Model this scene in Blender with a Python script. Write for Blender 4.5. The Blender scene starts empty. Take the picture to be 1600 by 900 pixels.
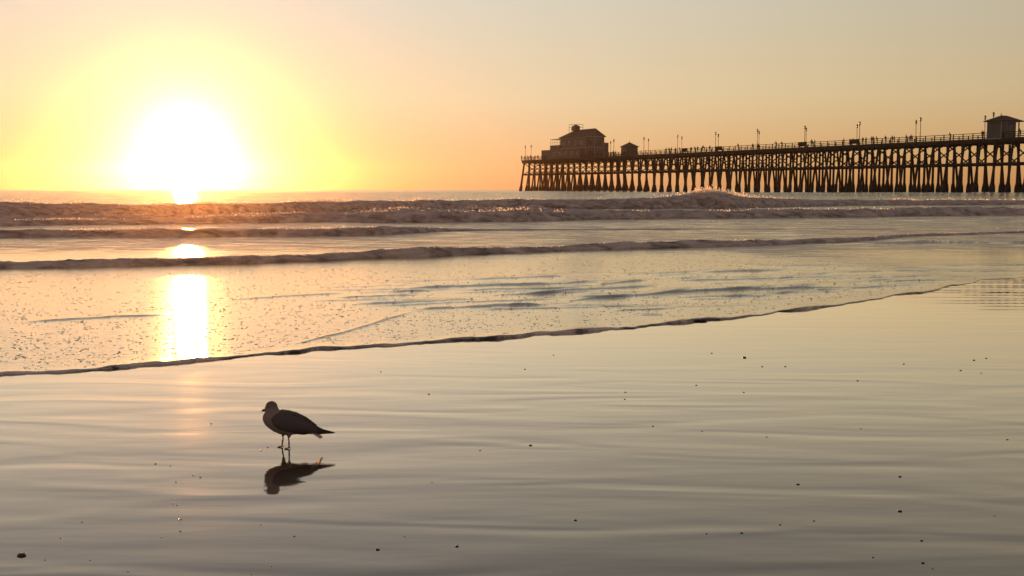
import bpy, bmesh, math, random
import numpy as np
from mathutils import Vector, Matrix, Euler
R = math.radians
random.seed(7); rng = np.random.default_rng(7)
S = bpy.context.scene
COL = S.collection

# ------------------------------------------------------------------ camera
F = 1700.0                      # focal length in photo pixels (1600 wide)
EYE = 1.65
PITCH = math.atan(156.0 / F)     # the sea sheet's far edge then sits on the photo's horizon row
cd = bpy.data.cameras.new('camera'); cam = bpy.data.objects.new('camera', cd); COL.objects.link(cam); S.camera = cam
cd.sensor_width = 36; cd.lens = F / 1600 * 36; cd.clip_start = 0.05; cd.clip_end = 12000
cam.location = (0, 0, EYE); cam.rotation_euler = (R(90) - PITCH, 0, 0)

# ------------------------------------------------------------------ sky and sun
SUN_AZ, SUN_EL = R(-16.6), R(2.1)
SUND = Vector((math.sin(SUN_AZ) * math.cos(SUN_EL), math.cos(SUN_AZ) * math.cos(SUN_EL), math.sin(SUN_EL)))
w = bpy.data.worlds.new('World'); S.world = w; w.use_nodes = True
wt = w.node_tree; wn = wt.nodes; wl = wt.links
wn.clear()
def wmath(op, a, b=None, c=None):
    n = wn.new('ShaderNodeMath'); n.operation = op
    for i, x in enumerate((a, b, c)):
        if x is None: continue
        if isinstance(x, (int, float)): n.inputs[i].default_value = x
        else: wl.new(x, n.inputs[i])
    return n.outputs[0]
tc = wn.new('ShaderNodeTexCoord')
nrm = wn.new('ShaderNodeVectorMath'); nrm.operation = 'NORMALIZE'; wl.new(tc.outputs['Generated'], nrm.inputs[0])
sep = wn.new('ShaderNodeSeparateXYZ'); wl.new(nrm.outputs[0], sep.inputs[0])
elev = wmath('MULTIPLY', wmath('ARCSINE', wmath('MAXIMUM', sep.outputs[2], 0.0)), 2 / math.pi)      # 0..1 for 0..90 deg
dot = wn.new('ShaderNodeVectorMath'); dot.operation = 'DOT_PRODUCT'
wl.new(nrm.outputs[0], dot.inputs[0]); dot.inputs[1].default_value = SUND
ang = wmath('MULTIPLY', wmath('ARCCOSINE', wmath('MINIMUM', wmath('MAXIMUM', dot.outputs['Value'], -1.0), 1.0)), 180 / math.pi)
ramp = wn.new('ShaderNodeValToRGB'); wl.new(elev, ramp.inputs[0])
cr = ramp.color_ramp
SKY = [(0.0, (.60, .28, .085)), (1.2, (.62, .34, .12)), (4.6, (.63, .475, .255)), (9.5, (.54, .49, .36)),
       (13, (.46, .415, .325)), (20, (.30, .29, .265)), (45, (.20, .205, .22)), (90, (.125, .135, .16))]
while len(cr.elements) < len(SKY): cr.elements.new(0.5)
for e, (d, c) in zip(cr.elements, SKY): e.position = d / 90; e.color = (*c, 1)
# brightness falls off away from the sun
g = wmath('DIVIDE', ang, 60.0)
fac = wmath('ADD', wmath('MULTIPLY', wmath('EXPONENT', wmath('MULTIPLY', wmath('MULTIPLY', g, g), -1.0)), 1.00), 0.27)
b1 = wn.new('ShaderNodeBackground'); wl.new(ramp.outputs[0], b1.inputs[0]); wl.new(fac, b1.inputs[1])
# forward-scatter aureole around the sun
a1 = wmath('MULTIPLY', wmath('EXPONENT', wmath('MULTIPLY', ang, -1 / 1.15)), 2.5)
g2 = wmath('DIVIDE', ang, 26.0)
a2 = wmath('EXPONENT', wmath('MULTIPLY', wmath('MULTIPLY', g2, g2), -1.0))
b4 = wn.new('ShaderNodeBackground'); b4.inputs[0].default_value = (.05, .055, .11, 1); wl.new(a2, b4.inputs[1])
b2 = wn.new('ShaderNodeBackground'); b2.inputs[0].default_value = (1.0, .88, .70, 1); wl.new(a1, b2.inputs[1])
sky = wn.new('ShaderNodeTexSky'); sky.sky_type = 'NISHITA'; sky.sun_disc = False
sky.sun_elevation = SUN_EL; sky.sun_rotation = SUN_AZ
b3 = wn.new('ShaderNodeBackground'); wl.new(sky.outputs[0], b3.inputs[0]); b3.inputs[1].default_value = 0.008
ad = wn.new('ShaderNodeAddShader'); wl.new(b1.outputs[0], ad.inputs[0]); wl.new(b2.outputs[0], ad.inputs[1])
ad2 = wn.new('ShaderNodeAddShader'); wl.new(ad.outputs[0], ad2.inputs[0]); wl.new(b3.outputs[0], ad2.inputs[1])
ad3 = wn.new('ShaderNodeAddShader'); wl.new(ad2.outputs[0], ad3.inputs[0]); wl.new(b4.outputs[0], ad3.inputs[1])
# rosy twilight away from the sun
g3 = wmath('DIVIDE', ang, 85.0)
a3 = wmath('SUBTRACT', 1.0, wmath('EXPONENT', wmath('MULTIPLY', wmath('POWER', g3, 3.0), -1.0)))
b5 = wn.new('ShaderNodeBackground'); b5.inputs[0].default_value = (.18, .115, .105, 1); wl.new(a3, b5.inputs[1])
ad4 = wn.new('ShaderNodeAddShader'); wl.new(ad3.outputs[0], ad4.inputs[0]); wl.new(b5.outputs[0], ad4.inputs[1])
wo = wn.new('ShaderNodeOutputWorld'); wl.new(ad4.outputs[0], wo.inputs[0])
w.cycles.sampling_method = 'MANUAL'; w.cycles.sample_map_resolution = 2048

sl = bpy.data.lights.new('sun', 'SUN'); sl.energy = 5.0; sl.angle = R(0.53); sl.color = (1.0, .37, .075)
so = bpy.data.objects.new('sun', sl); COL.objects.link(so)
so.rotation_euler = (-SUND).to_track_quat('-Z', 'Y').to_euler(); so.location = SUND * 500

vs = S.view_settings
vs.view_transform = 'Standard'; vs.look = 'None'; vs.exposure = 0.0; vs.gamma = 1.0; vs.use_curve_mapping = False
S.cycles.use_denoising = True
S.cycles.max_bounces = 6; S.cycles.volume_bounces = 0
S.cycles.sample_clamp_indirect = 8.0

# ------------------------------------------------------------------ helpers
def ray(u, v):
    """world direction through photo pixel (scalars or arrays)"""
    u = np.asarray(u, float); v = np.asarray(v, float)
    a = (u - 800) / F; b = (450 - v) / F
    cp, sp = math.cos(PITCH), math.sin(PITCH)
    return np.stack(np.broadcast_arrays(a, cp + b * sp, -sp + b * cp), -1)
def at(u, v, z=0.0):
    d = ray(u, v); t = (z - EYE) / d[..., 2]
    return d[..., 0] * t, d[..., 1] * t
def z_at(u, v, y):
    d = ray(u, v); return EYE + d[..., 2] * y / d[..., 1]
def h2(ix, iy, s):
    n = (ix.astype(np.int64) * 374761393 + iy.astype(np.int64) * 668265263 + s * 974634777) & 0xffffffff
    n = ((n ^ (n >> 13)) * 1274126177) & 0xffffffff
    n = n ^ (n >> 16)
    return (n & 0xffff) / 65535.0
def noise(x, y, s=0):
    x = np.asarray(x, float); y = np.asarray(y, float)
    ix = np.floor(x); iy = np.floor(y); fx = x - ix; fy = y - iy
    fx = fx * fx * fx * (fx * (fx * 6 - 15) + 10); fy = fy * fy * fy * (fy * (fy * 6 - 15) + 10)
    a = h2(ix, iy, s); b = h2(ix + 1, iy, s); c = h2(ix, iy + 1, s); d = h2(ix + 1, iy + 1, s)
    return (a + (b - a) * fx) * (1 - fy) + (c + (d - c) * fx) * fy
def fbm(x, y, o=4, s=0):
    t = 0; a = .5; n = 0
    for i in range(o):
        t = t + a * noise(x * 2 ** i, y * 2 ** i, s + i * 17); n += a; a *= .5
    return t / n
def mesh_np(name, V, Q, smooth=True):
    me = bpy.data.meshes.new(name)
    V = np.ascontiguousarray(V, np.float32); Q = np.ascontiguousarray(Q, np.int32); k = Q.shape[1]
    me.vertices.add(len(V)); me.vertices.foreach_set('co', V.ravel())
    me.loops.add(Q.size); me.loops.foreach_set('vertex_index', Q.ravel())
    me.polygons.add(len(Q)); me.polygons.foreach_set('loop_start', np.arange(0, Q.size, k, dtype=np.int32))
    me.polygons.foreach_set('loop_total', np.full(len(Q), k, np.int32))
    me.update(calc_edges=True); me.validate()
    if smooth: me.polygons.foreach_set('use_smooth', np.ones(len(me.polygons), bool))
    return me
def grid_quads(nr, nc):
    i = np.arange((nr - 1) * (nc - 1)); r = i // (nc - 1); c = i % (nc - 1); a = r * nc + c
    return np.stack([a, a + 1, a + nc + 1, a + nc], -1)
def obj(name, me, mat=None, parent=None, loc=(0, 0, 0)):
    o = bpy.data.objects.new(name, me); COL.objects.link(o); o.location = loc
    if mat is not None and me is not None and not me.materials:
        me.materials.append(mat)
    if parent is not None: o.parent = parent
    return o
def empty(name, loc=(0, 0, 0), rz=0):
    o = bpy.data.objects.new(name, None); COL.objects.link(o); o.location = loc; o.rotation_euler = (0, 0, rz)
    o.empty_display_size = .2
    return o
def tag(o, label=None, cat=None, group=None, kind=None):
    if label: o['label'] = label
    if cat: o['category'] = cat
    if group: o['group'] = group
    if kind: o['kind'] = kind
    return o
class MB:
    """collects shapes into one mesh"""
    def __init__(s): s.v = []; s.f = []; s.m = []
    def add(s, vs, fs, m=0):
        n = len(s.v); s.v += [tuple(p) for p in vs]; s.f += [tuple(i + n for i in f) for f in fs]; s.m += [m] * len(fs)
    def box(s, x0, x1, y0, y1, z0, z1, m=0):
        s.add([(x, y, z) for z in (z0, z1) for y in (y0, y1) for x in (x0, x1)],
              [(0, 2, 3, 1), (4, 5, 7, 6), (0, 1, 5, 4), (2, 6, 7, 3), (0, 4, 6, 2), (1, 3, 7, 5)], m)
    def bar(s, a, b, wd, ht, m=0):
        a = Vector(a); b = Vector(b); d = (b - a).normalized()
        up = Vector((0, 0, 1)) if abs(d.z) < .95 else Vector((1, 0, 0))
        x = d.cross(up).normalized(); y = x.cross(d)
        P = []
        for c in (a, b):
            for sx, sy in ((-1, -1), (1, -1), (1, 1), (-1, 1)): P.append(c + x * sx * wd / 2 + y * sy * ht / 2)
        s.add(P, [(0, 3, 2, 1), (4, 5, 6, 7), (0, 1, 5, 4), (1, 2, 6, 5), (2, 3, 7, 6), (3, 0, 4, 7)], m)
    def loft(s, rings, m=0, cap=True):
        """rings: list of equal-length point lists"""
        k = len(rings[0]); P = [p for r in rings for p in r]; fs = []
        for i in range(len(rings) - 1):
            for j in range(k):
                a = i * k + j; b = i * k + (j + 1) % k
                fs.append((a, b, b + k, a + k))
        if cap:
            fs.append(tuple(range(k - 1, -1, -1))); n = (len(rings) - 1) * k; fs.append(tuple(range(n, n + k)))
        s.add(P, fs, m)
    def tube(s, pts, rad, k=8, m=0, sy=1.0):
        rings = []
        pts = [Vector(p) for p in pts]
        for i, p in enumerate(pts):
            d = (pts[min(i + 1, len(pts) - 1)] - pts[max(i - 1, 0)]).normalized()
            up = Vector((0, 1, 0)) if abs(d.y) < .9 else Vector((1, 0, 0))
            x = d.cross(up).normalized(); y = d.cross(x).normalized()
            r = rad[i] if isinstance(rad, (list, tuple)) else rad
            rings.append([p + x * r * math.cos(2 * math.pi * j / k) + y * r * sy * math.sin(2 * math.pi * j / k) for j in range(k)])
        s.loft(rings, m)
    def ell(s, c, r, k=16, n=10, m=0):
        rings = []
        for i in range(n + 1):
            th = math.pi * i / n; th = min(max(th, .05), math.pi - .05)
            rings.append([(c[0] + r[0] * math.sin(th) * math.cos(2 * math.pi * j / k), c[1] + r[1] * math.sin(th) * math.sin(2 * math.pi * j / k), c[2] - r[2] * math.cos(th)) for j in range(k)])
        s.loft(rings, m)
    def mesh(s, name, mats=(), smooth=False):
        me = bpy.data.meshes.new(name); me.from_pydata(s.v, [], s.f); me.update()
        for m in mats: me.materials.append(m)
        if any(s.m): me.polygons.foreach_set('material_index', s.m)
        bm = bmesh.new(); bm.from_mesh(me); bmesh.ops.recalc_face_normals(bm, faces=bm.faces); bm.to_mesh(me); bm.free()
        if smooth: me.polygons.foreach_set('use_smooth', [True] * len(me.polygons))
        return me
    def build(s, name, mat, parent=None, smooth=False, loc=(0, 0, 0)):
        return obj(name, s.mesh(name, (mat,), smooth), None, parent, loc)
def remeshed(mb, name, voxel, smooth=4, mats=()):
    """fuse overlapping closed shapes into one continuous skin"""
    me = mb.mesh(name + '_raw'); o = bpy.data.objects.new('tmp', me); COL.objects.link(o)
    m = o.modifiers.new('r', 'REMESH'); m.mode = 'VOXEL'; m.voxel_size = voxel
    if smooth:
        m2 = o.modifiers.new('s', 'SMOOTH'); m2.factor = .5; m2.iterations = smooth
    dg = bpy.context.evaluated_depsgraph_get(); out = bpy.data.meshes.new_from_object(o.evaluated_get(dg)); out.name = name
    bpy.data.objects.remove(o); bpy.data.meshes.remove(me)
    out.materials.clear()
    for x in mats: out.materials.append(x)
    out.polygons.foreach_set('use_smooth', np.ones(len(out.polygons), bool))
    return out

# ------------------------------------------------------------------ materials
class Mat:
    def __init__(s, name):
        s.m = bpy.data.materials.new(name); s.m.use_nodes = True; s.t = s.m.node_tree; s.n = s.t.nodes; s.l = s.t.links
        s.b = s.n['Principled BSDF']; s.out = s.n['Material Output']
    def set(s, **k):
        for a, x in k.items():
            i = s.b.inputs[a.replace('_', ' ')]
            if isinstance(x, (int, float, tuple)): i.default_value = (*x, 1) if isinstance(x, tuple) and len(x) == 3 else x
            else: s.l.new(x, i)
        return s
    def node(s, t, **k):
        n = s.n.new(t)
        for a, x in k.items(): setattr(n, a, x)
        return n
    def pos(s): return s.node('ShaderNodeNewGeometry').outputs['Position']
    def objc(s): return s.node('ShaderNodeTexCoord').outputs['Object']
    def map(s, vec, scale=(1, 1, 1), rot=(0, 0, 0)):
        n = s.node('ShaderNodeMapping'); s.l.new(vec, n.inputs[0]); n.inputs['Scale'].default_value = scale; n.inputs['Rotation'].default_value = rot
        return n.outputs[0]
    def noise(s, vec, scale, detail=3, rough=.55, dist=0.0):
        n = s.node('ShaderNodeTexNoise'); s.l.new(vec, n.inputs['Vector']); n.inputs['Scale'].default_value = scale
        n.inputs['Detail'].default_value = detail; n.inputs['Roughness'].default_value = rough; n.inputs['Distortion'].default_value = dist
        return n.outputs[0]
    def math(s, op, a, b=None):
        n = s.node('ShaderNodeMath', operation=op)
        for i, x in enumerate((a, b)):
            if x is None: continue
            if isinstance(x, (int, float)): n.inputs[i].default_value = x
            else: s.l.new(x, n.inputs[i])
        return n.outputs[0]
    def rng(s, x, a, b, c=0.0, d=1.0):
        n = s.node('ShaderNodeMapRange'); s.l.new(x, n.inputs[0])
        for i, q in enumerate((a, b, c, d)): n.inputs[i + 1].default_value = q
        return n.outputs[0]
    def mix(s, f, a, b):
        n = s.node('ShaderNodeMix', data_type='RGBA')
        for i, x in ((0, f), (6, a), (7, b)):
            if isinstance(x, (int, float)): n.inputs[i].default_value = x
            elif isinstance(x, tuple): n.inputs[i].default_value = (*x, 1)
            else: s.l.new(x, n.inputs[i])
        return n.outputs[2]
    def bump(s, h, dist, strength=1.0, prev=None):
        n = s.node('ShaderNodeBump'); s.l.new(h, n.inputs['Height']); n.inputs['Distance'].default_value = dist; n.inputs['Strength'].default_value = strength
        if prev is not None: s.l.new(prev, n.inputs['Normal'])
        return n.outputs[0]
    def attr(s, name):
        return s.node('ShaderNodeAttribute', attribute_name=name).outputs['Fac']
def simple(name, c, rough=.7, var=.25, scale=4.0, **k):
    M = Mat(name); n = M.noise(M.objc(), scale)
    M.set(Base_Color=M.mix(M.rng(n, .3, .7), tuple(x * (1 - var) for x in c), tuple(min(1, x * (1 + var)) for x in c)), Roughness=rough, **k)
    return M.m

# wet sand: dark sand under a thin mirror-like film of water with soft ripples
M = Mat('wet_sand'); P = M.pos()
sxyz = M.node('ShaderNodeSeparateXYZ'); M.l.new(P, sxyz.inputs[0])
n1 = M.noise(M.map(P, (.26, 1.0, 1), (0, 0, R(8))), 2.0, 1, .4, 1.0)
n2 = M.noise(M.map(P, (.30, 1.0, 1), (0, 0, R(-4))), 5.5, 2, .5)
n3 = M.noise(M.map(P, (.5, 1.0, 1)), .35, 2)
n4 = M.noise(M.map(P, (.10, 1.0, 1), (0, 0, R(3))), 4.2, 1, .4)
near = M.rng(sxyz.outputs[1], 7.5, 11.0, 1.0, .25)                       # ripple marks fade out towards the swash
pool = M.math('MULTIPLY', M.rng(sxyz.outputs[0], 5.0, 8.0), M.rng(sxyz.outputs[1], 11.5, 15.0))   # wavelets on the shallow pool at the right
bm_ = M.bump(M.math('MULTIPLY', n1, near), .0090); bm_ = M.bump(M.math('MULTIPLY', n2, near), .0013, 1.0, bm_)
bm_ = M.bump(M.math('MULTIPLY', n4, pool), .022, 1.0, bm_)
bm_ = M.bump(M.noise(P, 160, 2), .00005, 1.0, bm_)
def mirror(M, normal, tint, r0, r1, power, rough, under):
    lw = M.node('ShaderNodeLayerWeight'); lw.inputs['Blend'].default_value = .5; M.l.new(normal, lw.inputs['Normal'])
    f = M.math('ADD', M.math('MULTIPLY', M.math('POWER', lw.outputs['Facing'], power), r1), r0)
    gl = M.node('ShaderNodeBsdfGlossy'); gl.inputs[0].default_value = (*tint, 1); M.l.new(normal, gl.inputs['Normal'])
    if isinstance(rough, float): gl.inputs['Roughness'].default_value = rough
    else: M.l.new(rough, gl.inputs['Roughness'])
    mx = M.node('ShaderNodeMixShader'); M.l.new(f, mx.inputs[0]); M.l.new(under, mx.inputs[1]); M.l.new(gl.outputs[0], mx.inputs[2])
    return mx.outputs[0]
sandc = M.mix(M.rng(n3, .35, .65), (.040, .033, .024), (.060, .050, .037))
M.set(Base_Color=sandc, Roughness=.9, Normal=bm_); M.b.inputs['Specular IOR Level'].default_value = 0
M.l.new(mirror(M, bm_, (1.0, .94, .83), .02, 1.42, 3.4, M.rng(n3, .3, .7, .03, .08), M.b.outputs[0]), M.out.inputs[0])
SAND = M.m

# sea water with foam: attributes foam (how much foam floats here) and chop (how rough the surface is)
M = Mat('sea_water'); P = M.pos(); fo = M.attr('foam'); ch = M.attr('chop'); far = M.attr('far')
k1 = M.noise(M.map(P, (.45, 1, 1)), 7.0, 4, .6); k2 = M.noise(M.map(P, (.30, 1, 1)), 1.6, 4, .6); k3 = M.noise(M.map(P, (.25, 1, 1)), .35, 4, .6)
b0 = M.bump(M.noise(M.map(P, (.6, 1, 1)), 38, 3, .6), .0011); bA = M.bump(M.math('MULTIPLY', k1, ch), .020, 1.0, b0); bB = M.bump(M.math('MULTIPLY', k2, M.math('MULTIPLY', ch, far)), .10, 1.0, bA)
bC = M.bump(M.math('MULTIPLY', k3, M.math('MULTIPLY', far, far)), .7, 1.0, bB)
lace = M.noise(M.map(P, (.22, 1, 1)), 2.6, 6, .68, .8)
fm = M.rng(M.math('ADD', lace, M.math('MULTIPLY', fo, .5)), .66, .84)
M.set(Base_Color=M.mix(fm, (.030, .036, .036), (.66, .62, .60)), Roughness=.7, Normal=bC); M.b.inputs['Specular IOR Level'].default_value = 0
wet = mirror(M, bC, (1.0, .95, .82), .03, 1.10, 2.4, .14, M.b.outputs[0])
fmx = M.node('ShaderNodeMixShader'); M.l.new(M.math('MULTIPLY', fm, .8), fmx.inputs[0]); M.l.new(wet, fmx.inputs[1]); M.l.new(M.b.outputs[0], fmx.inputs[2]); M.l.new(fmx.outputs[0], M.out.inputs[0])
WATER = M.m

# turbulent white water on the wave fronts
M = Mat('white_water'); P = M.pos()
q1 = M.noise(M.map(P, (.35, 1, 1.2)), 3.0, 6, .62, .5); q2 = M.noise(P, 14, 4, .6)
fmm = M.rng(q1, .36, .62)
M.set(Base_Color=M.mix(fmm, (.20, .175, .16), (.58, .52, .47)), Roughness=M.rng(fmm, 0, 1, .3, .8), IOR=1.33,
      Normal=M.bump(q2, .008, 1.0, M.bump(q1, .04)))
M.b.inputs['Subsurface Weight'].default_value = 0
FOAM = M.m
M = Mat('spray'); tr = M.node('ShaderNodeBsdfTranslucent'); tr.inputs[0].default_value = (.95, .94, .92, 1)
gl = M.node('ShaderNodeBsdfGlossy'); gl.inputs[0].default_value = (.9, .9, .9, 1); gl.inputs['Roughness'].default_value = .2
mx = M.node('ShaderNodeMixShader'); mx.inputs[0].default_value = .08; M.l.new(tr.outputs[0], mx.inputs[1]); M.l.new(gl.outputs[0], mx.inputs[2]); M.l.new(mx.outputs[0], M.out.inputs[0])
SPRAY = M.m
BUBBLE = simple('bubble_film', (.52, .46, .41), .35, .3, 30)
WOOD = simple('creosoted_timber', (.030, .021, .016), .85, .35, 2.0)
MUSSEL = simple('mussel_crust', (.025, .023, .024), .9, .4, 6.0)
DECKM = simple('weathered_planks', (.055, .043, .034), .85, .3, 1.0)
WALL = simple('grey_siding', (.10, .095, .098), .75, .08, 1.0)
TRIM = simple('pale_trim', (.26, .25, .245), .6, .06, 1.0)
ROOF = simple('dark_shingle', (.05, .035, .03), .9, .3, 3.0)
GLASSM = simple('window_glass', (.02, .022, .025), .12, .1, 1.0)
DOORM = simple('painted_door', (.10, .07, .06), .6, .1, 1.0)
IRON = simple('painted_iron', (.045, .04, .035), .5, .2, 5.0)
LAMPG = simple('lamp_glass', (.55, .50, .42), .25, .05, 5.0)
STONE = simple('wet_stone', (.035, .022, .018), .16, .4, 40.0)
SHELL = simple('wet_shell', (.60, .50, .42), .30, .2, 60.0, IOR=2.8)
KELP = simple('wet_kelp', (.022, .016, .010), .25, .4, 20.0)

# ------------------------------------------------------------------ beach
xs = np.concatenate([np.linspace(-3000, -60, 12), np.linspace(-50, 50, 41), np.linspace(60, 3000, 12)])
ys = np.concatenate([np.linspace(-400, -20, 10), np.linspace(-10, 24, 35), np.linspace(30, 90, 12)])
X, Y = np.meshgrid(xs, ys)
Z = np.where(Y > 20, -(Y - 20) * .02, 0) + np.where(Y < -8, (-8 - Y) * .012, 0)
sand = tag(obj('sand', mesh_np('sand', np.stack([X, Y, Z], -1).reshape(-1, 3), grid_quads(len(ys), len(xs))), SAND), kind='structure')

# ------------------------------------------------------------------ sea with the thin swash sheet that runs up the sand
EDGE = [(-900, 596), (-300, 592), (0, 586), (100, 582), (200, 575), (300, 566), (400, 556), (500, 547), (600, 541), (700, 534), (800, 527), (900, 519),
        (1000, 511), (1100, 501), (1200, 491), (1300, 478), (1400, 462), (1460, 454), (1480, 449), (1522, 441), (1530, 436.5), (1600, 434), (1900, 428), (2500, 424)]
eu, ev = np.array(EDGE, float).T
NC = 900
us = np.linspace(-800, 2400, NC)
vE = np.interp(us, eu, ev) + (fbm(us / 38, us * 0, 3, 3) - .5) * 4.0 + (noise(us / 9, us * 0, 8) - .5) * .9
xe, ye = at(us, vE)
LIP = [0, .004, .012, .025, .042, .07, .11, .18, .30, .5]
NR = 330
rows = []
for s in LIP: rows.append((us, ye + s))
vtop = 297.05
y1 = ye + LIP[-1]
# pixel-like spacing: equal steps in 1/y
inv1 = 1 / y1; inv2 = 1 / 1200.0
for k in range(1, NR + 1):
    q = (k / NR) ** 1.0
    rows.append((us, 1 / (inv1 + (inv2 - inv1) * q)))
cx = xe / ye
Yg = np.array([r[1] for r in rows]); Xg = cx[None, :] * Yg
Ug = np.repeat(us[None, :], len(rows), 0)
Vg = 294 + F * EYE / Yg * (1 / math.cos(PITCH) ** 2) * .995         # close to the photo row of that ground point
sl_ = Yg - ye[None, :]                                             # metres behind the leading edge
T = .008 + .034 * fbm(us / 60, us * 0 + 3, 4, 21) ** 1.5
T = T * np.clip((1540 - us) / 60, .35, 1)
fr = np.clip(sl_ / .05, 0, 1)
lip = T[None, :] * np.sqrt(1 - (1 - fr) ** 2)
h = lip * (.55 + .45 * np.exp(-np.clip(sl_ - .05, 0, None) / .22)) + .001
h += np.clip(sl_ / 6, 0, 1) * .004
# low ripples riding over the sheet
RIDGES = [(640, 452, 860, 446, .030), (810, 463, 1037, 448, .032), (928, 448, 1015, 439, .036), (880, 474, 1103, 456, .026), (1020, 463, 1243, 449, .032),
          (1085, 428, 1243, 423, .035), (1212, 436, 1310, 427, .035), (600, 472, 753, 470, .018), (1002, 494, 1042, 494, .012), (26, 505, 271, 493, .014),
          (350, 470, 542, 460, .018), (455, 542, 656, 487, .013), (700, 456, 960, 452, .022), (1040, 442, 1330, 432, .022), (560, 482, 900, 468, .012),
          (1090, 470, 1400, 446, .016), (1180, 452, 1420, 436, .018), (720, 440, 900, 433, .020), (1150, 415, 1330, 418, .02), (900, 470, 1000, 466, .026), (1310, 381, 1700, 380, .06), (1440, 418, 1640, 414, .02), (1380, 424, 1640, 426, .02)]
for _ in range(75):
    u_ = rng.uniform(560, 1420); e_ = float(np.interp(u_, eu, ev)); v_ = rng.uniform(max(418, 440 - (u_ - 560) * .03), min(488, e_ - 14)); l_ = rng.uniform(25, 130)
    RIDGES.append((u_ - l_, v_ + l_ * .03, u_ + l_, v_ - l_ * .03, rng.uniform(.005, .016)))
xw = Xg + .10 * (noise(Xg * .9, Yg * .9, 5) - .5); yw = Yg + .35 * (fbm(Xg * .55, Yg * .8, 3, 9) - .5)
for (u0, v0, u1, v1, hh) in RIDGES:
    ax, ay = at(u0, v0); bx, by = at(u1, v1)
    ax, ay, bx, by = map(float, (ax, ay, bx, by))
    f = np.clip((xw - ax) / (bx - ax), 0, 1)
    dy = yw - (ay + (by - ay) * f)
    amp = np.clip(np.minimum(f, 1 - f) * 5, 0, 1) * ((xw > ax) & (xw < bx))
    sg = (.10 + .05 * (ay / 18)) * (1 if hh > .017 else .6)
    h += hh * amp * np.exp(-np.where(dy < 0, dy / (sg * .4), dy / (sg * 2.2)) ** 2) * (.6 + .8 * noise(xw * 1.3, yw * .2, 31))
# small chop between the breakers and a long swell farther out
zone = np.clip((Yg - 24) / 10, 0, 1)
h += zone * np.clip(Yg / 60, .3, 1.2) * .10 * (fbm(Xg * .22, Yg * .75, 4, 41) - .5)
out = np.clip((Yg - 105) / 50, 0, 1) * np.clip((1150 - Yg) / 600, 0, 1)
ph = 2 * math.pi * (Yg + .06 * Xg + 10 * fbm(Xg * .012, Yg * .01, 2, 51)) / 62
h += out * (.40 * np.maximum(np.sin(ph), -.4) * (.6 + .8 * noise(Xg * .02, Yg * .02, 61)) + .42 + .22 * (fbm(Xg * .12, Yg * .22, 3, 71) - .5))
V = np.stack([Xg, Yg, h], -1).reshape(-1, 3)
me = mesh_np('sea', V, grid_quads(len(rows), NC))
def vattr(me, name, a):
    t = me.attributes.new(name, 'FLOAT', 'POINT'); t.data.foreach_set('value', np.ascontiguousarray(a, np.float32).ravel())
# foam floating between the breakers, almost none on the mirror-like patch at the right
fo = np.clip((Yg - 24) / 6, 0, 1) * .34 * np.clip((420 - Yg) / 200, .35, 1)
tong = np.exp(-((Vg - np.interp(Ug, [1150, 1330, 1480, 1530], [392, 407, 432, 440])) / 12) ** 2) * np.clip((Ug - 1110) / 120, 0, 1) * np.clip((1560 - Ug) / 40, 0, 1)
fo += .25 * tong + .5 * np.exp(-(sl_ / .07) ** 2) + .18 * np.clip((Yg - 25) / 4, 0, 1) * np.clip((80 - Yg) / 30, 0, 1)
calm = np.clip((Ug - 1150) / 160, 0, 1) * np.clip((Vg - 381) / 4, 0, 1) * np.clip((412 - Vg) / 6, 0, 1)
chop = np.clip(.22 + .05 * (Yg - 10) / 8 + .35 * np.clip((Yg - 25) / 4, 0, 1), .2, 1.2) * (1 - .6 * calm) + .5 * tong
chop *= np.clip(sl_ / .6, .25, 1)
vattr(me, 'foam', fo); vattr(me, 'chop', chop); vattr(me, 'far', np.clip((Yg - 16) / 60, .04, 1.0))
sea = tag(obj('sea', me, WATER), kind='structure')

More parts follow.
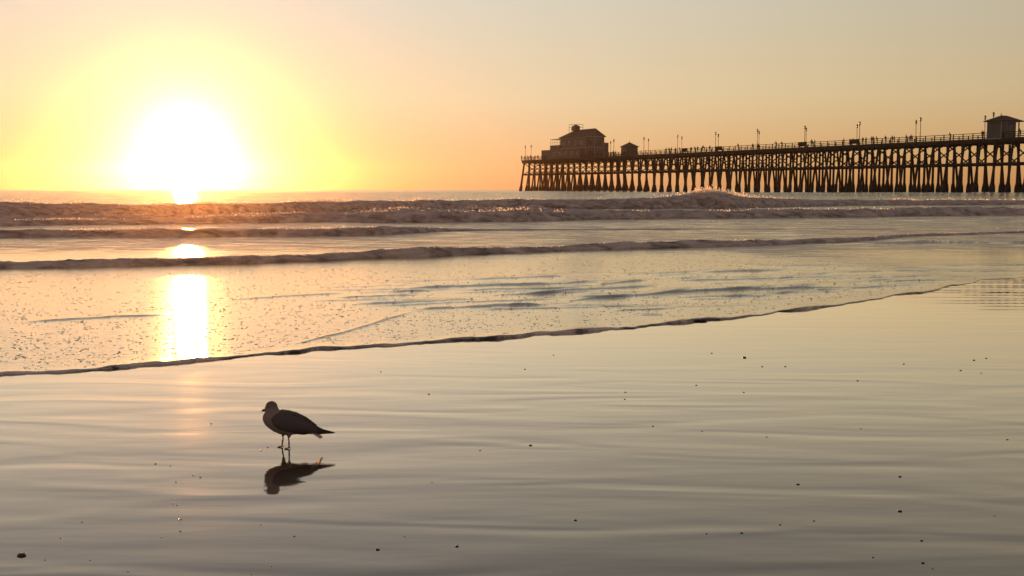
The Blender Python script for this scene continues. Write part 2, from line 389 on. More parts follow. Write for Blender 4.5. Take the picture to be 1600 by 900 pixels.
# ------------------------------------------------------------------ breaking waves
def wave(pts, wf, wb, seed, rough=.22, nu=1300, crest_noise=.25):
    """pts: photo columns with the row of the toe and the row of the crest"""
    p = np.array(pts, float); u = np.linspace(-760, 2360, nu)
    vb = np.interp(u, p[:, 0], p[:, 1]); vc = np.interp(u, p[:, 0], p[:, 2])
    k = np.ones(25) / 25
    vb = np.convolve(np.pad(vb, 12, 'edge'), k, 'valid'); vc = np.convolve(np.pad(vc, 12, 'edge'), k, 'valid')
    x0, y0 = at(u, vb)
    y0 = y0 + (fbm(x0 * .35, x0 * 0, 3, seed) - .5) * wf * 1.2
    H = np.maximum(z_at(u, vc, y0 + wf * .8), .012)
    H = .9 * H * (1 + crest_noise * (fbm(x0 * .5, x0 * 0 + 7, 4, seed + 5) - .5) * 2)
    nf, nb = 34, 16
    D, Zp, A = [], [], []
    for i in range(nf):
        th = math.pi / 2 * i / (nf - 1); D.append(wf * (1 - math.cos(th)) ** .9 * np.ones(nu)); Zp.append(H * math.sin(th) ** .85); A.append(i / nf)
    for i in range(1, nb + 1):
        q = i / nb; D.append(wf + wb * q * np.ones(nu)); Zp.append(H * (.5 + .5 * math.cos(math.pi * q)) - .06 * q); A.append(1 + q)
    D = np.array(D); Zp = np.array(Zp); A = np.array(A)[:, None] * np.ones((1, nu))
    Xp = np.repeat(x0[None], len(D), 0); 
    arc = np.where(A < 1, A * 1.5, 1.5 + (A - 1) * wb / max(wf, .1) * .8)
    sc = 1 / max(H.mean(), .12)
    n = (fbm(Xp * sc * .40, arc * 2.0 + Xp * .05, 5, seed + 11) - .5) * 2
    n2 = (fbm(Xp * sc * 2.4, arc * 6.0, 3, seed + 31) - .5) * 2
    env = np.clip(A / .12, 0, 1) * np.clip((2 - A) * 1.6, 0, 1)
    am = (rough * n + rough * .35 * n2) * H[None] * env
    th = np.clip(A, 0, 1) * math.pi / 2
    Yp = y0[None] + D - am * np.cos(th) * 1.2
    Zp = Zp + am * np.sin(th) * .9 + am * .25
    Zp[0] = -.05; 
    V = np.stack([Xp, Yp, Zp], -1).reshape(-1, 3)
    o = tag(obj('breaking_wave', mesh_np('breaking_wave', V, grid_quads(len(D), nu)), FOAM), kind='structure')
    return u, x0, y0 + wf, H
W1 = [(-800, 424, 411), (0, 421, 407.5), (150, 418, 405), (312, 414.5, 402), (500, 409, 395), (580, 404, 390), (800, 397, 385.5), (1000, 389, 377.5), (1150, 386, 375), (1337, 378, 371.5), (1431, 371, 365.5), (1600, 365, 360.5), (2400, 362, 358)]
W2 = [(-800, 372, 358), (0, 371.5, 358), (300, 371, 357.5), (500, 369.5, 356), (610, 367, 352), (690, 363, 357), (760, 361, 358), (1050, 360, 357), (1337, 359, 357.6), (1500, 358.2, 357.6), (2400, 358, 357.6)]
W3 = [(-800, 356, 344), (0, 354, 343), (250, 351, 340), (500, 347, 334), (640, 348, 327), (830, 346, 328), (1000, 343, 329), (1300, 340, 326), (1600, 336, 322), (2400, 334, 321)]
W4 = [(-800, 340, 318), (0, 340, 316), (200, 338, 318), (350, 335, 318), (500, 331, 313), (720, 327, 311), (1000, 327, 308.5), (1085, 326, 302), (1120, 326, 293), (1150, 326, 301), (1180, 325, 308), (1300, 322, 311), (1600, 320, 312), (2400, 319, 312)]
W2B = [(-800, 345, 337), (0, 346, 336), (400, 343, 334), (600, 338, 325), (830, 334, 325), (950, 333, 328), (1200, 331, 327), (2400, 330, 327)]
crests = [wave(W1, .30, 1.6, 101, .24), wave(W2, .45, 2.2, 201, .18, crest_noise=.15), wave(W3, .8, 3.0, 301, .20, crest_noise=.2), wave(W2B, .8, 4.0, 501, .20), wave(W4, 1.5, 7.0, 401, .17, crest_noise=.10)]

# droplets thrown up along the crests
def droplets(name, plan):
    V, Q = [], []
    octv = np.array([(1, 0, 0), (0, .8, .25), (-1, 0, 0), (0, -.8, .25), (0, 0, .05)], float)      # torn, bent film of foam
    octf = np.array([(0, 1, 4), (1, 2, 4), (2, 3, 4), (3, 0, 4)])
    n = 0
    for (cu, x0, yc, H), cnt, r0, spread, bias in plan:
        wgt = np.clip(fbm(x0 * .3, x0 * 0 + 2, 3, 77) - .38, 0, 1) * bias(cu) * ((cu > -150) & (cu < 1750)); wgt = wgt / wgt.sum()
        idx = rng.choice(len(x0), cnt, p=wgt)
        for i in idx:
            r = r0 * (.4 + rng.random() ** 2 * 1.4)
            c = np.array([x0[i] + rng.normal() * .15, yc[i] + rng.normal() * .25 * spread, H[i] * (.96 + abs(rng.normal()) * .14 * spread)])
            a = rng.random(3) * 6.3; m = np.array(Euler(a).to_matrix())
            V.append((octv * r * (.7 + .6 * rng.random((5, 1)))) @ m.T + c); Q.append(octf + n); n += 5
    me = mesh_np(name, np.concatenate(V), np.concatenate(Q), True)
    return tag(obj(name, me, SPRAY), 'fine spray flung up along the crests of the breaking waves', 'spray', kind='stuff')
one = lambda u: np.ones_like(u)
hump = lambda u: .25 + 3.0 * np.exp(-((u - 1120) / 45) ** 2) + 1.2 * np.exp(-((u - 250) / 260) ** 2)
droplets('spray', [(crests[4], 5000, .05, 1.0, hump), (crests[3], 1400, .036, .8, one), (crests[2], 1500, .032, .8, one), (crests[1], 700, .022, .7, lambda u: (u < 700) + .02), (crests[0], 1500, .011, .8, one)])

# little clots of froth scattered over the swash sheet
V, Q, n = [], [], 0
base = [];
for zz, rr in ((0, 1.0), (.55, .85), (.9, .45)):
    for j in range(7): base.append((rr * math.cos(j * 2 * math.pi / 7), rr * math.sin(j * 2 * math.pi / 7), zz))
base.append((0, 0, 1)); base = np.array(base)
tri = []
for i in range(2):
    for j in range(7):
        a, b = i * 7 + j, i * 7 + (j + 1) % 7; tri += [(a, b, b + 7), (a, b + 7, a + 7)]
tri += [(14 + j, 14 + (j + 1) % 7, 21) for j in range(7)]; tri = np.array(tri)
cnt = 0
while cnt < 6500:
    u = rng.uniform(-120, 1560); v = rng.uniform(388, 590)
    e = np.interp(u, eu, ev); top = np.interp(u, [p[0] for p in W1], [p[1] for p in W1])
    if v > e - 3 or v < top + 5: continue
    if u > 1180 and v < np.interp(u, [1180, 1330, 1480], [392, 410, 434]): continue
    x, y = map(float, at(u, v)); ci = int((u + 800) / 3200 * (NC - 1)); zs_ = h[min(int(np.searchsorted(Yg[:, ci], y)), len(rows) - 1), ci]
    d = noise(np.array(x * .8), np.array(y * .8), 91) * .5 + rng.random()
    if d < .62: continue
    m = rng.integers(1, 3)
    for q in range(m):
        r = rng.uniform(.0022, .0048) * (1 + .03 * y)
        c = base * (r * rng.uniform(1.6, 3.2), r, r * .75) + (x + rng.normal() * .025, y + rng.normal() * .02, zs_ - .001)
        V.append(c); Q.append(tri + n); n += len(base); cnt += 1
tag(obj('froth', mesh_np('froth', np.concatenate(V), np.concatenate(Q)), BUBBLE), 'small clots of froth dotted over the thin sheet of swash', 'froth', kind='stuff')

# ------------------------------------------------------------------ pier
RAILZ, DECKZ = 12.7, 11.6
Ax, Ay = map(float, at(815, 245.7, RAILZ)); Bx, By = map(float, at(1500, 210, RAILZ))
LEN = math.hypot(Ax - Bx, Ay - By); AX = Vector(((Ax - Bx) / LEN, (Ay - By) / LEN, 0)); AC = Vector((-AX.y, AX.x, 0)) * -1   # AC: across, away from the camera
if AC.y < 0: AC = -AC
PIER0 = Vector((Bx, By, 0)); PRZ = math.atan2(AX.y, AX.x)
def t_at(u, s=0.0):
    """distance along the pier where photo column u meets the line s metres in from the near rail"""
    k = (u - 800) / F; cp = math.cos(PITCH)
    # column plane at deck height: x = k * depth, depth = y*cos(p) + (EYE-z)*sin(p)
    q = (EYE - DECKZ) * math.sin(PITCH)
    P0 = PIER0 + AC * s
    return (k * (P0.y * cp + q) - P0.x) / (AX.x - k * AX.y * cp)
def on_pier(t, s, z=DECKZ):
    p = PIER0 + AX * t + AC * s; return Vector((p.x, p.y, z))
# local frame of everything on the pier: +x seaward, -y away from the camera
pier = tag(empty('pier', PIER0, PRZ), 'long dark timber pier on rows of piles, reaching out over the sea', 'pier')
T0, T1, W, SP = -66.0, LEN, 7.8, 3.85
TP, WP = LEN - 44.0, 15.0                           # the wider platform at the seaward end
def pile_mesh(name, top, foot, seed):
    r = random.Random(seed); mb = MB(); k = 8
    zs = [-2.5, .2, 1.3, 2.1, 2.8, 5, 8, 10.45]; rd = [.44, .46, .48, .40, .27, .255, .245, .235]
    rings = []
    for z, q in zip(zs, rd):
        f = (10.45 - z) / 12.95; y = top + (foot - top) * f
        rings.append([((q * (1 + (r.uniform(-.14, .14) if z < 2.5 else 0))) * math.cos(2 * math.pi * j / k), y + q * math.sin(2 * math.pi * j / k), z) for j in range(k)])
    mb.loft(rings)
    me = mb.mesh(name, (WOOD, MUSSEL), True)
    me.polygons.foreach_set('material_index', [1 if max(me.vertices[i].co.z for i in p.vertices) < 2.9 else 0 for p in me.polygons])
    return me
PM = {}
for i, (a, b) in enumerate([(.75, -1.3), (2.75, 2.6), (5.05, 5.2), (7.05, 9.1)]):
    PM[i] = [pile_mesh('pile', -a, -b, 10 * i + j) for j in range(3)]
for i, s in enumerate((10.0, 12.4, 14.6)): PM[4 + i] = [pile_mesh('pile', -s, -s - (.8 if i == 2 else 0), 90 + i)]
mb = MB(); mb.box(-.17, .17, -W + .1, -.1, 10.42, 10.74); CAPM = mb.mesh('pile_cap', (WOOD,))
mb = MB(); mb.box(-.17, .17, -WP + .1, -.1, 10.42, 10.74); CAPW = mb.mesh('pile_cap', (WOOD,))
mb = MB(); mb.bar((.24, -.5, 6.45), (.24, -7.2, 10.4), .09, .26); mb.bar((-.24, -7.2, 6.45), (-.24, -.5, 10.4), .09, .26); mb.bar((.24, 0, 6.3), (.24, -7.8, 6.3), .1, .26); BRM = mb.mesh('cross_brace', (WOOD,))
t = T0; nb = 0
while t < T1 - .3:
    wide = t > TP
    for i in range(4):
        o = obj('pile', PM[i][nb % 3], None, pier, (t + random.uniform(-.22, .22), 0, 0)); o.rotation_euler = (random.uniform(-.012, .012), random.uniform(-.012, .012), 0)
    if wide:
        for i in (4, 5, 6): obj('pile', PM[i][0], None, pier, (t, 0, 0))
    obj('pile_cap', CAPW if wide else CAPM, None, pier, (t, 0, 0))
    obj('cross_brace', BRM, None, pier, (t, 0, 0))
    t += SP; nb += 1
mb = MB(); mb.box(-.2, .2, -WP + .1, -.1, 10.42, 10.74); 
for i in range(4): obj('pile', PM[i][1], None, pier, (T1 - .4, 0, 0))
obj('pile_cap', CAPW, None, pier, (T1 - .4, 0, 0))
mb = MB()
for s in (.12, 1.6, 3.1, 4.7, 6.2, 7.6): mb.box(T0 - 2, T1 - .05, -s - .1, -s + .1, 10.745, 11.30)
for s in (9.2, 10.8, 12.4, 14.0, 14.8): mb.box(TP - 1, T1 - .05, -s - .1, -s + .1, 10.745, 11.30)
mb.build('stringer', WOOD, pier)
mb = MB(); mb.box(T0 - 2, T1, -W - .15, .15, 11.305, DECKZ); mb.box(TP - 1, T1, -WP - .15, -W - .152, 11.305, DECKZ)
mb.build('deck', DECKM, pier)
for s in (-.12, 8.05):
    mb = MB(); mb.box(T0 - 2, T1 - 1, -s - .08, -s + .08, 6.4, 6.75); mb.build('waler', WOOD, pier)
def railing(pts):
    mb = MB()
    for (a, b) in zip(pts, pts[1:]):
        a = Vector(a); b = Vector(b); L = (b - a).length; n = max(1, round(L / 2.4))
        for i in range(n + 1):
            p = a.lerp(b, i / n); mb.box(p.x - .08, p.x + .08, p.y - .08, p.y + .08, DECKZ, RAILZ - .06)
        for z, hh in ((RAILZ, .12), (RAILZ - .45, .09), (RAILZ - .80, .09)): mb.bar((a.x, a.y, z), (b.x, b.y, z), .13, hh)
    o = mb.build('railing', WOOD, pier); o['kind'] = 'stuff'; return o
railing([(T0 - 2, 0, 0), (T1 - .1, 0, 0), (T1 - .1, -WP, 0), (TP - .8, -WP, 0), (TP - .8, -W, 0)])
railing([(TP - 1, -W, 0), (T0 - 2, -W, 0)])

# lamp posts on both rails
def lamp_parts(root):
    mb = MB(); mb.tube([(0, 0, 0), (0, 0, .5), (0, 0, .55)], [.16, .14, .09], 8); mb.tube([(0, 0, .5), (0, 0, 4.35)], [.085, .06], 8); mb.build('pole', IRON, root, True)
    mb = MB(); mb.tube([(0, 0, 4.3), (0, 0, 4.42), (0, 0, 4.5)], [.07, .20, .17], 8); mb.tube([(0, 0, 4.92), (0, 0, 5.02), (0, 0, 5.16), (0, 0, 5.3)], [.26, .22, .08, .03], 8); mb.build('lantern_cap', IRON, root, True)
    mb = MB(); mb.tube([(0, 0, 4.5), (0, 0, 4.7), (0, 0, 4.93)], [.15, .2, .21], 8); mb.build('lantern_glass', LAMPG, root, True)
ORD = ['first', 'second', 'third', 'fourth', 'fifth', 'sixth', 'seventh', 'eighth', 'ninth', 'tenth', 'eleventh', 'twelfth', 'thirteenth', 'fourteenth', 'fifteenth', 'sixteenth']
near_u = [830, 959, 1006, 1058.5, 1117.7, 1183, 1257, 1342.5, 1437.5, 1551]
far_u = [815, 954, 1013, 1065, 1122, 1185.5, 1259, 1338.5, 1430.5, 1538]
lamp0 = None
for side, ul, s in (('near', near_u, .35), ('far', far_u, W - .35)):
    for i, u in enumerate(ul):
        if u == 815: root_p = (T1 - .6, -1.2)
        else: root_p = (t_at(u, s), -s)
        p = on_pier(root_p[0], -root_p[1])
        if lamp0 is None:
            lamp0 = empty('lamp_post', p, PRZ); lamp_parts(lamp0); o = lamp0
        else:
            o = lamp0.copy(); COL.objects.link(o); o.location = p
            for c in lamp0.children:
                d = c.copy(); COL.objects.link(d); d.parent = o
        tag(o, 'slim lamp post on the pier\'s %s rail, %s from the left in its row' % (side, ORD[i]), 'lamp post', 'lamp posts along the pier')

# two-storey building at the seaward end
def house():
    tA = t_at(914, 1.0); tB = t_at(875, 1.0); tC = t_at(849.5, 1.0)
    root = empty('pier_restaurant', on_pier(tA, 1.0), PRZ)
    tag(root, 'two-storey grey gabled building with lower wings at the seaward end of the pier', 'building')
    L = tB - tA; Wd = 7.4; L2 = tC - tA; EH, RH = 6.9, 9.35
    mb = MB()
    # walls of the main block with gable at the shore end; local x seaward, y towards the camera
    mb.add([(0, 0, 0), (0, -Wd, 0), (0, -Wd, EH), (0, -Wd / 2, RH - .12), (0, 0, EH)], [(0, 1, 2, 3, 4)])
    mb.add([(0, 0, 0), (L, 0, 0), (L, 0, EH), (0, 0, EH)], [(0, 1, 2, 3)]); mb.add([(0, -Wd, 0), (L, -Wd, 0), (L, -Wd, EH), (0, -Wd, EH)], [(0, 1, 2, 3)])
    mb.add([(L, 0, 0), (L, -Wd, 0), (L, -Wd, EH), (L, 0, EH)], [(0, 1, 2, 3)])
    mb.build('wall', WALL, root)
    mb = MB(); mb.box(L + .01, L2 - .0, -Wd, .9, 0, 3.1); mb.box(.6, L + 6.2, .03, 1.6, 0, 2.9); mb.build('lower_wing', WALL, root)
    mb = MB(); mb.box(L + .02, L + 6.4, -Wd + .3, .2, 3.11, 4.6); mb.build('terrace_wall', WALL, root)
    mb = MB(); mb.box(.3, 4.2, -Wd - 1.9, -Wd - .02, 0, 5.0); mb.build('side_annex', WALL, root)
    # roof slabs
    e, o_ = .45, .5
    ov = EH - .12; hip = L - 4.0; th = .18
    mb = MB()
    A0, A1, A2 = (-o_, e, ov), (L + e, e, ov), (hip, -Wd / 2, RH); A3 = (-o_, -Wd / 2, RH)
    B0, B1 = (-o_, -Wd - e, ov), (L + e, -Wd - e, ov)
    P = [A0, A1, A2, A3, B0, B1]; n = 6
    P2 = P + [(x, y, z + th) for x, y, z in P]
    mb.add(P2, [(0, 3, 2, 1), (4, 5, 2, 3), (1, 2, 5), (6, 7, 8, 9), (10, 9, 8, 11), (7, 11, 8), (0, 1, 7, 6), (5, 4, 10, 11), (1, 5, 11, 7), (0, 6, 9, 3), (3, 9, 10, 4)])
    roof = mb.build('roof', ROOF, root)
    mb = MB(); mb.box(hip - 1.2, hip + .9, -Wd / 2 - .95, -Wd / 2 + .95, RH - .1, RH + 1.55); mb.tube([(hip - .15, -Wd / 2, RH + 1.5), (hip - .15, -Wd / 2, RH + 1.95)], [.75, .6], 10); mb.build('roof_fan_unit', IRON, roof)
    mb = MB()
    for x in (hip - 2.2, hip + 1.8):
        for y in (-Wd / 2 - 1.5, -Wd / 2 + 1.5): mb.bar((x, y, RH - 1.2), (x, y, RH + 2.0), .09, .09)
    for z in (RH + 2.0, RH + 1.0):
        for y in (-Wd / 2 - 1.5, -Wd / 2 + 1.5): mb.bar((hip - 2.2, y, z), (hip + 1.8, y, z), .07, .07)
        for x in (hip - 2.2, hip + 1.8): mb.bar((x, -Wd / 2 - 1.5, z), (x, -Wd / 2 + 1.5, z), .07, .07)
    mb.build('roof_screen', IRON, roof)
    mb = MB(); mb.tube([(hip + 2.6, -Wd / 2, RH - .9), (hip + 2.6, -Wd / 2, RH + 1.2)], .05, 6); mb.ell((hip + 2.6, -Wd / 2, RH + .5), (.25, .25, .25), 8, 6); mb.build('roof_vent', IRON, roof)
    mb = MB()
    mb.bar((-.06, 0, EH), (-.06, -Wd / 2, RH - .1), .12, .26); mb.bar((-.06, -Wd, EH), (-.06, -Wd / 2, RH - .1), .12, .26)
    for y in (-.1, -Wd + .1, -Wd / 2): mb.box(-.07, -.005, y - .12, y + .12, 0, EH if y != -Wd / 2 else RH - .4)
    mb.box(-.075, -.008, -Wd, 0, 3.15, 3.4); mb.box(-.076, -.009, -Wd + .2, -.2, EH - .15, EH + .05)
    mb.box(.02, L, .005, .07, 3.15, 3.4); mb.box(.02, L, .006, .06, EH - .5, EH - .25)
    mb.build('trim', TRIM, root)
    for y in (-1.9, -5.5):
        for z0, z1 in ((4.0, 6.0), (.9, 2.5)):
            mb = MB(); mb.box(-.05, -.004, y - .75, y + .75, z0, z1); wd = mb.build('window', TRIM, root)
            for dy in (-.36, .36):
                mb = MB(); mb.box(-.075, -.052, y + dy - .3, y + dy + .3, z0 + .1, z1 - .1); mb.build('pane', GLASSM, wd)
    mb = MB(); mb.box(-.09, -.006, -Wd / 2 + .2, -Wd / 2 + 1.4, .02, 2.3); mb.build('door', DOORM, root)
    for i in range(4):
        x = 2.0 + i * (L - 4) / 3
        mb = MB(); mb.box(x - .8, x + .8, .004, .05, 4.1, 5.8); wd = mb.build('window', TRIM, root)
        for dx in (-.38, .38):
            mb = MB(); mb.box(x + dx - .31, x + dx + .31, .052, .075, 4.2, 5.7); mb.build('pane', GLASSM, wd)
    for i in range(5):
        x = 1.8 + i * (L + 3) / 5
        mb = MB(); mb.box(x - .9, x + .9, 1.604, 1.65, .9, 2.2); wd = mb.build('window', TRIM, root)
        mb = MB(); mb.box(x - .8, x + .8, 1.652, 1.675, 1.0, 2.1); mb.build('pane', GLASSM, wd)
    mb = MB()
    for i in range(5):
        x = L + .4 + i * 1.45; mb.bar((x, .05, 4.6), (x, .05, 6.6), .08, .08); mb.bar((x, -3.4, 4.6), (x, -3.4, 6.6), .08, .08); mb.bar((x, .05, 6.6), (x, -3.4, 6.6), .07, .1)
    mb.bar((L + .3, .05, 6.65), (L + 6.4, .05, 6.65), .08, .1); mb.bar((L + .3, .05, 5.5), (L + 6.4, .05, 5.5), .06, .06); mb.build('terrace_pergola', TRIM, root)
house()

# small pyramid-roofed hut
def hut():
    s0, wd = 1.4, 3.9
    ta = t_at(976, s0)
    root = empty('pier_hut', on_pier(ta, s0), PRZ)
    tag(root, 'small square hut with pyramid roof, just right of the two-storey building', 'hut')
    mb = MB(); mb.box(-1.4, 2.0, -wd, 0, 0, 2.75); mb.build('wall', WALL, root)
    mb = MB(); P = [(-1.9, .45, 2.7), (2.5, .45, 2.7), (2.5, -wd - .45, 2.7), (-1.9, -wd - .45, 2.7), (.3, -wd / 2, 4.2)]; mb.add(P, [(0, 1, 4), (1, 2, 4), (2, 3, 4), (3, 0, 4), (3, 2, 1, 0)]); rf = mb.build('roof', ROOF, root)
    mb = MB(); mb.tube([(.3, -wd / 2, 4.1), (.3, -wd / 2, 4.7)], [.1, .03], 6); mb.build('finial', IRON, rf)
    mb = MB(); mb.box(-1.45, -1.405, -2.6, -1.4, .02, 2.1); mb.build('door', DOORM, root)
    mb = MB(); mb.box(-.6, 1.2, .005, .04, 1.1, 2.1); wd_ = mb.build('window', TRIM, root)
    mb = MB(); mb.box(-.5, 1.1, .042, .06, 1.2, 2.0); mb.build('pane', GLASSM, wd_)
hut()

# hip-roofed shelter hut towards the shore, standing over the near rail
def shelter():
    s0 = -.25; ta = t_at(1564, s0); tb = t_at(1542, s0)
    root = empty('shelter_hut', on_pier(ta, s0), PRZ); L = tb - ta; D = 4.2; D2 = 5.5; H = 3.45
    tag(root, 'pale grey hip-roofed hut with open porch on the pier at the right edge', 'hut')
    mb = MB(); mb.box(0, L, -D, 0, -.25, H); mb.build('wall', WALL, root)
    mb = MB()
    for x, y in ((0, 0), (0, -D / 2 + .55), (0, -D)): mb.box(x - .05, x + .10, y - .1, y + .1, -.2, H)
    mb.box(L - .1, L + .05, -.1, .05, -.2, H); mb.box(.0, L, .005, .05, -.24, .0); mb.box(0, L, .006, .055, H - .3, H - .02); mb.box(-.055, -.003, -D, 0, H - .32, H - .02)
    mb.build('trim', TRIM, root)
    mb = MB(); mb.box(-.06, -.004, -1.55, -.45, 0, 2.3); dr = mb.build('door', DOORM, root)
    mb = MB(); mb.box(-.085, -.062, -1.4, -.6, 1.2, 2.1); mb.build('pane', GLASSM, dr)
    mb = MB(); mb.box(-.05, -.005, -3.7, -2.2, 1.1, 2.4); wn_ = mb.build('window', TRIM, root)
    mb = MB(); mb.box(-.07, -.052, -3.6, -2.3, 1.2, 2.3); mb.build('pane', GLASSM, wn_)
    for x in (.15, L - .15):
        mb = MB(); mb.box(x - .09, x + .09, -D2 + .02, -D2 + .2, 0, H); mb.build('porch_post', TRIM, root)
    mb = MB(); e = .55
    P = [(-e, e, H), (L + e, e, H), (L + e, -D2 - e, H), (-e, -D2 - e, H), (L / 2, -1.9, H + 1.1), (L / 2, -D2 + 1.9, H + 1.1)]
    P += [(x, y, z - .18) for x, y, z in P[:4]]
    mb.add(P, [(0, 1, 4), (1, 2, 5, 4), (2, 3, 5), (3, 0, 4, 5), (6, 7, 1, 0), (7, 8, 2, 1), (8, 9, 3, 2), (9, 6, 0, 3), (9, 8, 7, 6)]); rf = mb.build('roof', ROOF, root)
    mb = MB(); mb.tube([(L / 2, -1.9, H + 1.0), (L / 2, -1.9, H + 1.6)], [.12, .03], 6); mb.build('finial', IRON, rf)
shelter()

# benches and bait boxes along the near rail
def bench(u, label, ln=3.0):
    t = t_at(u, .9); root = tag(empty('pier_bench', on_pier(t, .9), PRZ), label, 'bench', 'benches on the pier')
    mb = MB(); mb.box(-ln / 2, ln / 2, -.25, .25, .40, .48); mb.build('seat', WOOD, root)
    mb = MB(); mb.box(-ln / 2, ln / 2, .26, .34, .45, 1.3); mb.build('backrest', WOOD, root)
    for x in (-ln / 2 + .2, ln / 2 - .2):
        mb = MB(); mb.box(x - .06, x + .06, -.22, .24, 0, .395); mb.build('leg', IRON, root)
bench(1255, 'dark high-backed bench under the seventh near-rail lamp post from the left')
bench(1124, 'dark bench at the rail by the fifth near-rail lamp post')
bench(1071, 'dark bench at the rail just right of the fourth near-rail lamp post', 2.6)
bench(1336, 'dark bench at the rail left of the eighth near-rail lamp post', 3.0)

# ------------------------------------------------------------------ people on the pier
SKIN = simple('skin', (.35, .22, .16), .6, .05); HAIR = simple('hair', (.03, .022, .018), .7, .1)
CLOTH = [simple('cloth_%s' % n, c, .85, .15, 8) for n, c in (('navy', (.03, .04, .08)), ('charcoal', (.04, .04, .042)), ('olive', (.08, .085, .05)), ('rust', (.16, .06, .04)), ('grey', (.18, .18, .18)), ('denim', (.06, .09, .14)))]
def person_mesh(pose, top, bot):
    mb = MB(); a = {'stand': 0, 'lean': .16, 'walk': .03, 'fish': .05}[pose]; st = .22 if pose == 'walk' else .04
    hip = Vector((0, 0, .92)); ch = Vector((a * .9, 0, 1.32)); nk = Vector((a * 1.3, 0, 1.48)); hd = Vector((a * 1.6 + .02, 0, 1.62))
    mb.tube([hip + Vector((0, 0, -.06)), hip + Vector((0, 0, .08)), hip.lerp(ch, .55), ch, ch.lerp(nk, .6), nk], [.13, .165, .15, .185, .13, .06], 10, 0, 1.0)
    mb.tube([nk - Vector((0, 0, .05)), hd], [.055, .06], 8); mb.ell(hd, (.098, .08, .125), 12, 8)
    for sg in (-1, 1):
        sx = st * sg
        mb.tube([hip + Vector((0, sg * .09, 0)), Vector((sx * .7 + .03, sg * .10, .5)), Vector((sx - .02, sg * .10, .09))], [.095, .065, .045], 8)
        mb.tube([Vector((sx - .07, sg * .10, .045)), Vector((sx + .17, sg * .11, .04))], [.05, .035], 8)
        sh = ch + Vector((0, sg * .20, .09))
        if pose in ('lean', 'fish'): el = sh + Vector((.16, sg * .05, -.22)); hn = el + Vector((.24, -sg * .06, .06 if pose == 'fish' else -.04))
        else: el = sh + Vector((-.03 * sg * (3 if pose == 'walk' else 1), sg * .05, -.29)); hn = el + Vector((.07, -sg * .01, -.25))
        mb.tube([ch + Vector((0, sg * .1, .1)), sh, el, hn], [.07, .062, .047, .035], 8); mb.ell(hn + (hn - el).normalized() * .05, (.04, .028, .045), 8, 6)
    me = remeshed(mb, 'person', .028, 3, (SKIN, top, bot, HAIR))
    mi = []
    for p in me.polygons:
        c = p.center
        if c.z > 1.5: mi.append(3 if (c.z > 1.66 or c.x < hd.x - .03) else 0)
        elif c.z > .9: mi.append(1)
        else: mi.append(2)
    me.polygons.foreach_set('material_index', mi)
    return me
PEOPLE = [person_mesh(*a) for a in (('stand', CLOTH[0], CLOTH[1]), ('lean', CLOTH[3], CLOTH[5]), ('walk', CLOTH[4], CLOTH[0]), ('lean', CLOTH[1], CLOTH[1]), ('fish', CLOTH[2], CLOTH[5]), ('stand', CLOTH[3], CLOTH[1]), ('walk', CLOTH[5], CLOTH[1]))]
clusters = [
    ('left of the two-storey building', [815, 820, 825.5, 829, 836, 840.5, 847]),
    ('between the two-storey building and the small hut', [948, 951, 955, 958, 962]),
    ('between third and fifth near-rail lamps', [1041, 1045.5, 1049, 1056, 1062.5]),
    ('beside the benches left of the fifth lamp', [1080, 1086, 1090, 1097, 1100.5, 1109]),
    ('between fifth and sixth near-rail lamps', [1154, 1176]),
    ('between sixth and seventh near-rail lamps', [1184.5, 1213, 1222]),
    ('between seventh and eighth near-rail lamps', [1268, 1273, 1318.5, 1328, 1332]),
    ('between eighth and ninth near-rail lamps', [1348, 1353, 1362, 1365, 1370.5, 1384, 1394, 1397, 1416, 1422, 1425]),
    ('right of the ninth near-rail lamp', [1485, 1535, 1594]),
]
pi = 0
for where, ul in clusters:
    for i, u in enumerate(ul):
        r = random.Random(pi * 13 + 5)
        s = r.choice([.45, .5, .55, 1.6, 2.6]) if u not in (1535, 1485, 1594) else .5
        if u < 848: s = .6
        o = obj('person', PEOPLE[r.randrange(len(PEOPLE))], None, None, on_pier(t_at(u, s), s))
        o.rotation_euler = (0, 0, PRZ + (R(90) if s < 1 else r.choice([0, R(180)])) + r.uniform(-.5, .5)); k = r.uniform(.95, 1.08); o.scale = (k, k, k)
        tag(o, '%s person from left on the pier %s' % (ORD[i], where), 'person', 'people on the pier')
        pi += 1

# ------------------------------------------------------------------ gull standing on the wet sand
def plumage(name, layers, rough=.75):
    """intrinsic feather colours blended along the bird's own axes"""
    M = Mat(name); oc = M.objc(); sp = M.node('ShaderNodeSeparateXYZ'); M.l.new(oc, sp.inputs[0])
    n = M.noise(M.map(oc, (1, 1, 3)), 45, 3)
    c = layers[0]
    for axis, a, b, col in layers[1:]:
        v = M.math('ADD', sp.outputs[axis], M.math('MULTIPLY', M.math('SUBTRACT', n, .5), .012))
        c = M.mix(M.rng(v, a, b), c, col)
    fine = M.noise(M.map(oc, (1, 1, 2.5)), 160, 3)
    c = M.mix(M.rng(fine, .3, .8, 0, .12), c, (.20, .18, .16))
    M.set(Base_Color=c, Roughness=rough, Normal=M.bump(fine, .0015))
    return M.m
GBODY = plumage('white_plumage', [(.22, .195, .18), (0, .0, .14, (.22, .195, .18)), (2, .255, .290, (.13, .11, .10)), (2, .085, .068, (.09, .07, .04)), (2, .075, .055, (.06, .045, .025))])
GWING = plumage('grey_mantle', [(.065, .060, .060), (0, .10, .19, (.055, .05, .05)), (0, .185, .215, (.02, .018, .018))])
GPRIM = simple('black_primaries', (.018, .016, .016), .6, .2, 60)
GTAIL = simple('white_tail', (.62, .60, .57), .7, .08, 60)
GBILL = plumage('bill_horn', [(.40, .28, .08), (0, -.124, -.131, (.03, .025, .02))], .35)
GEYE = simple('eye', (.012, .010, .008), .08, .1, 100)
gx, gy = map(float, at(446, 700))
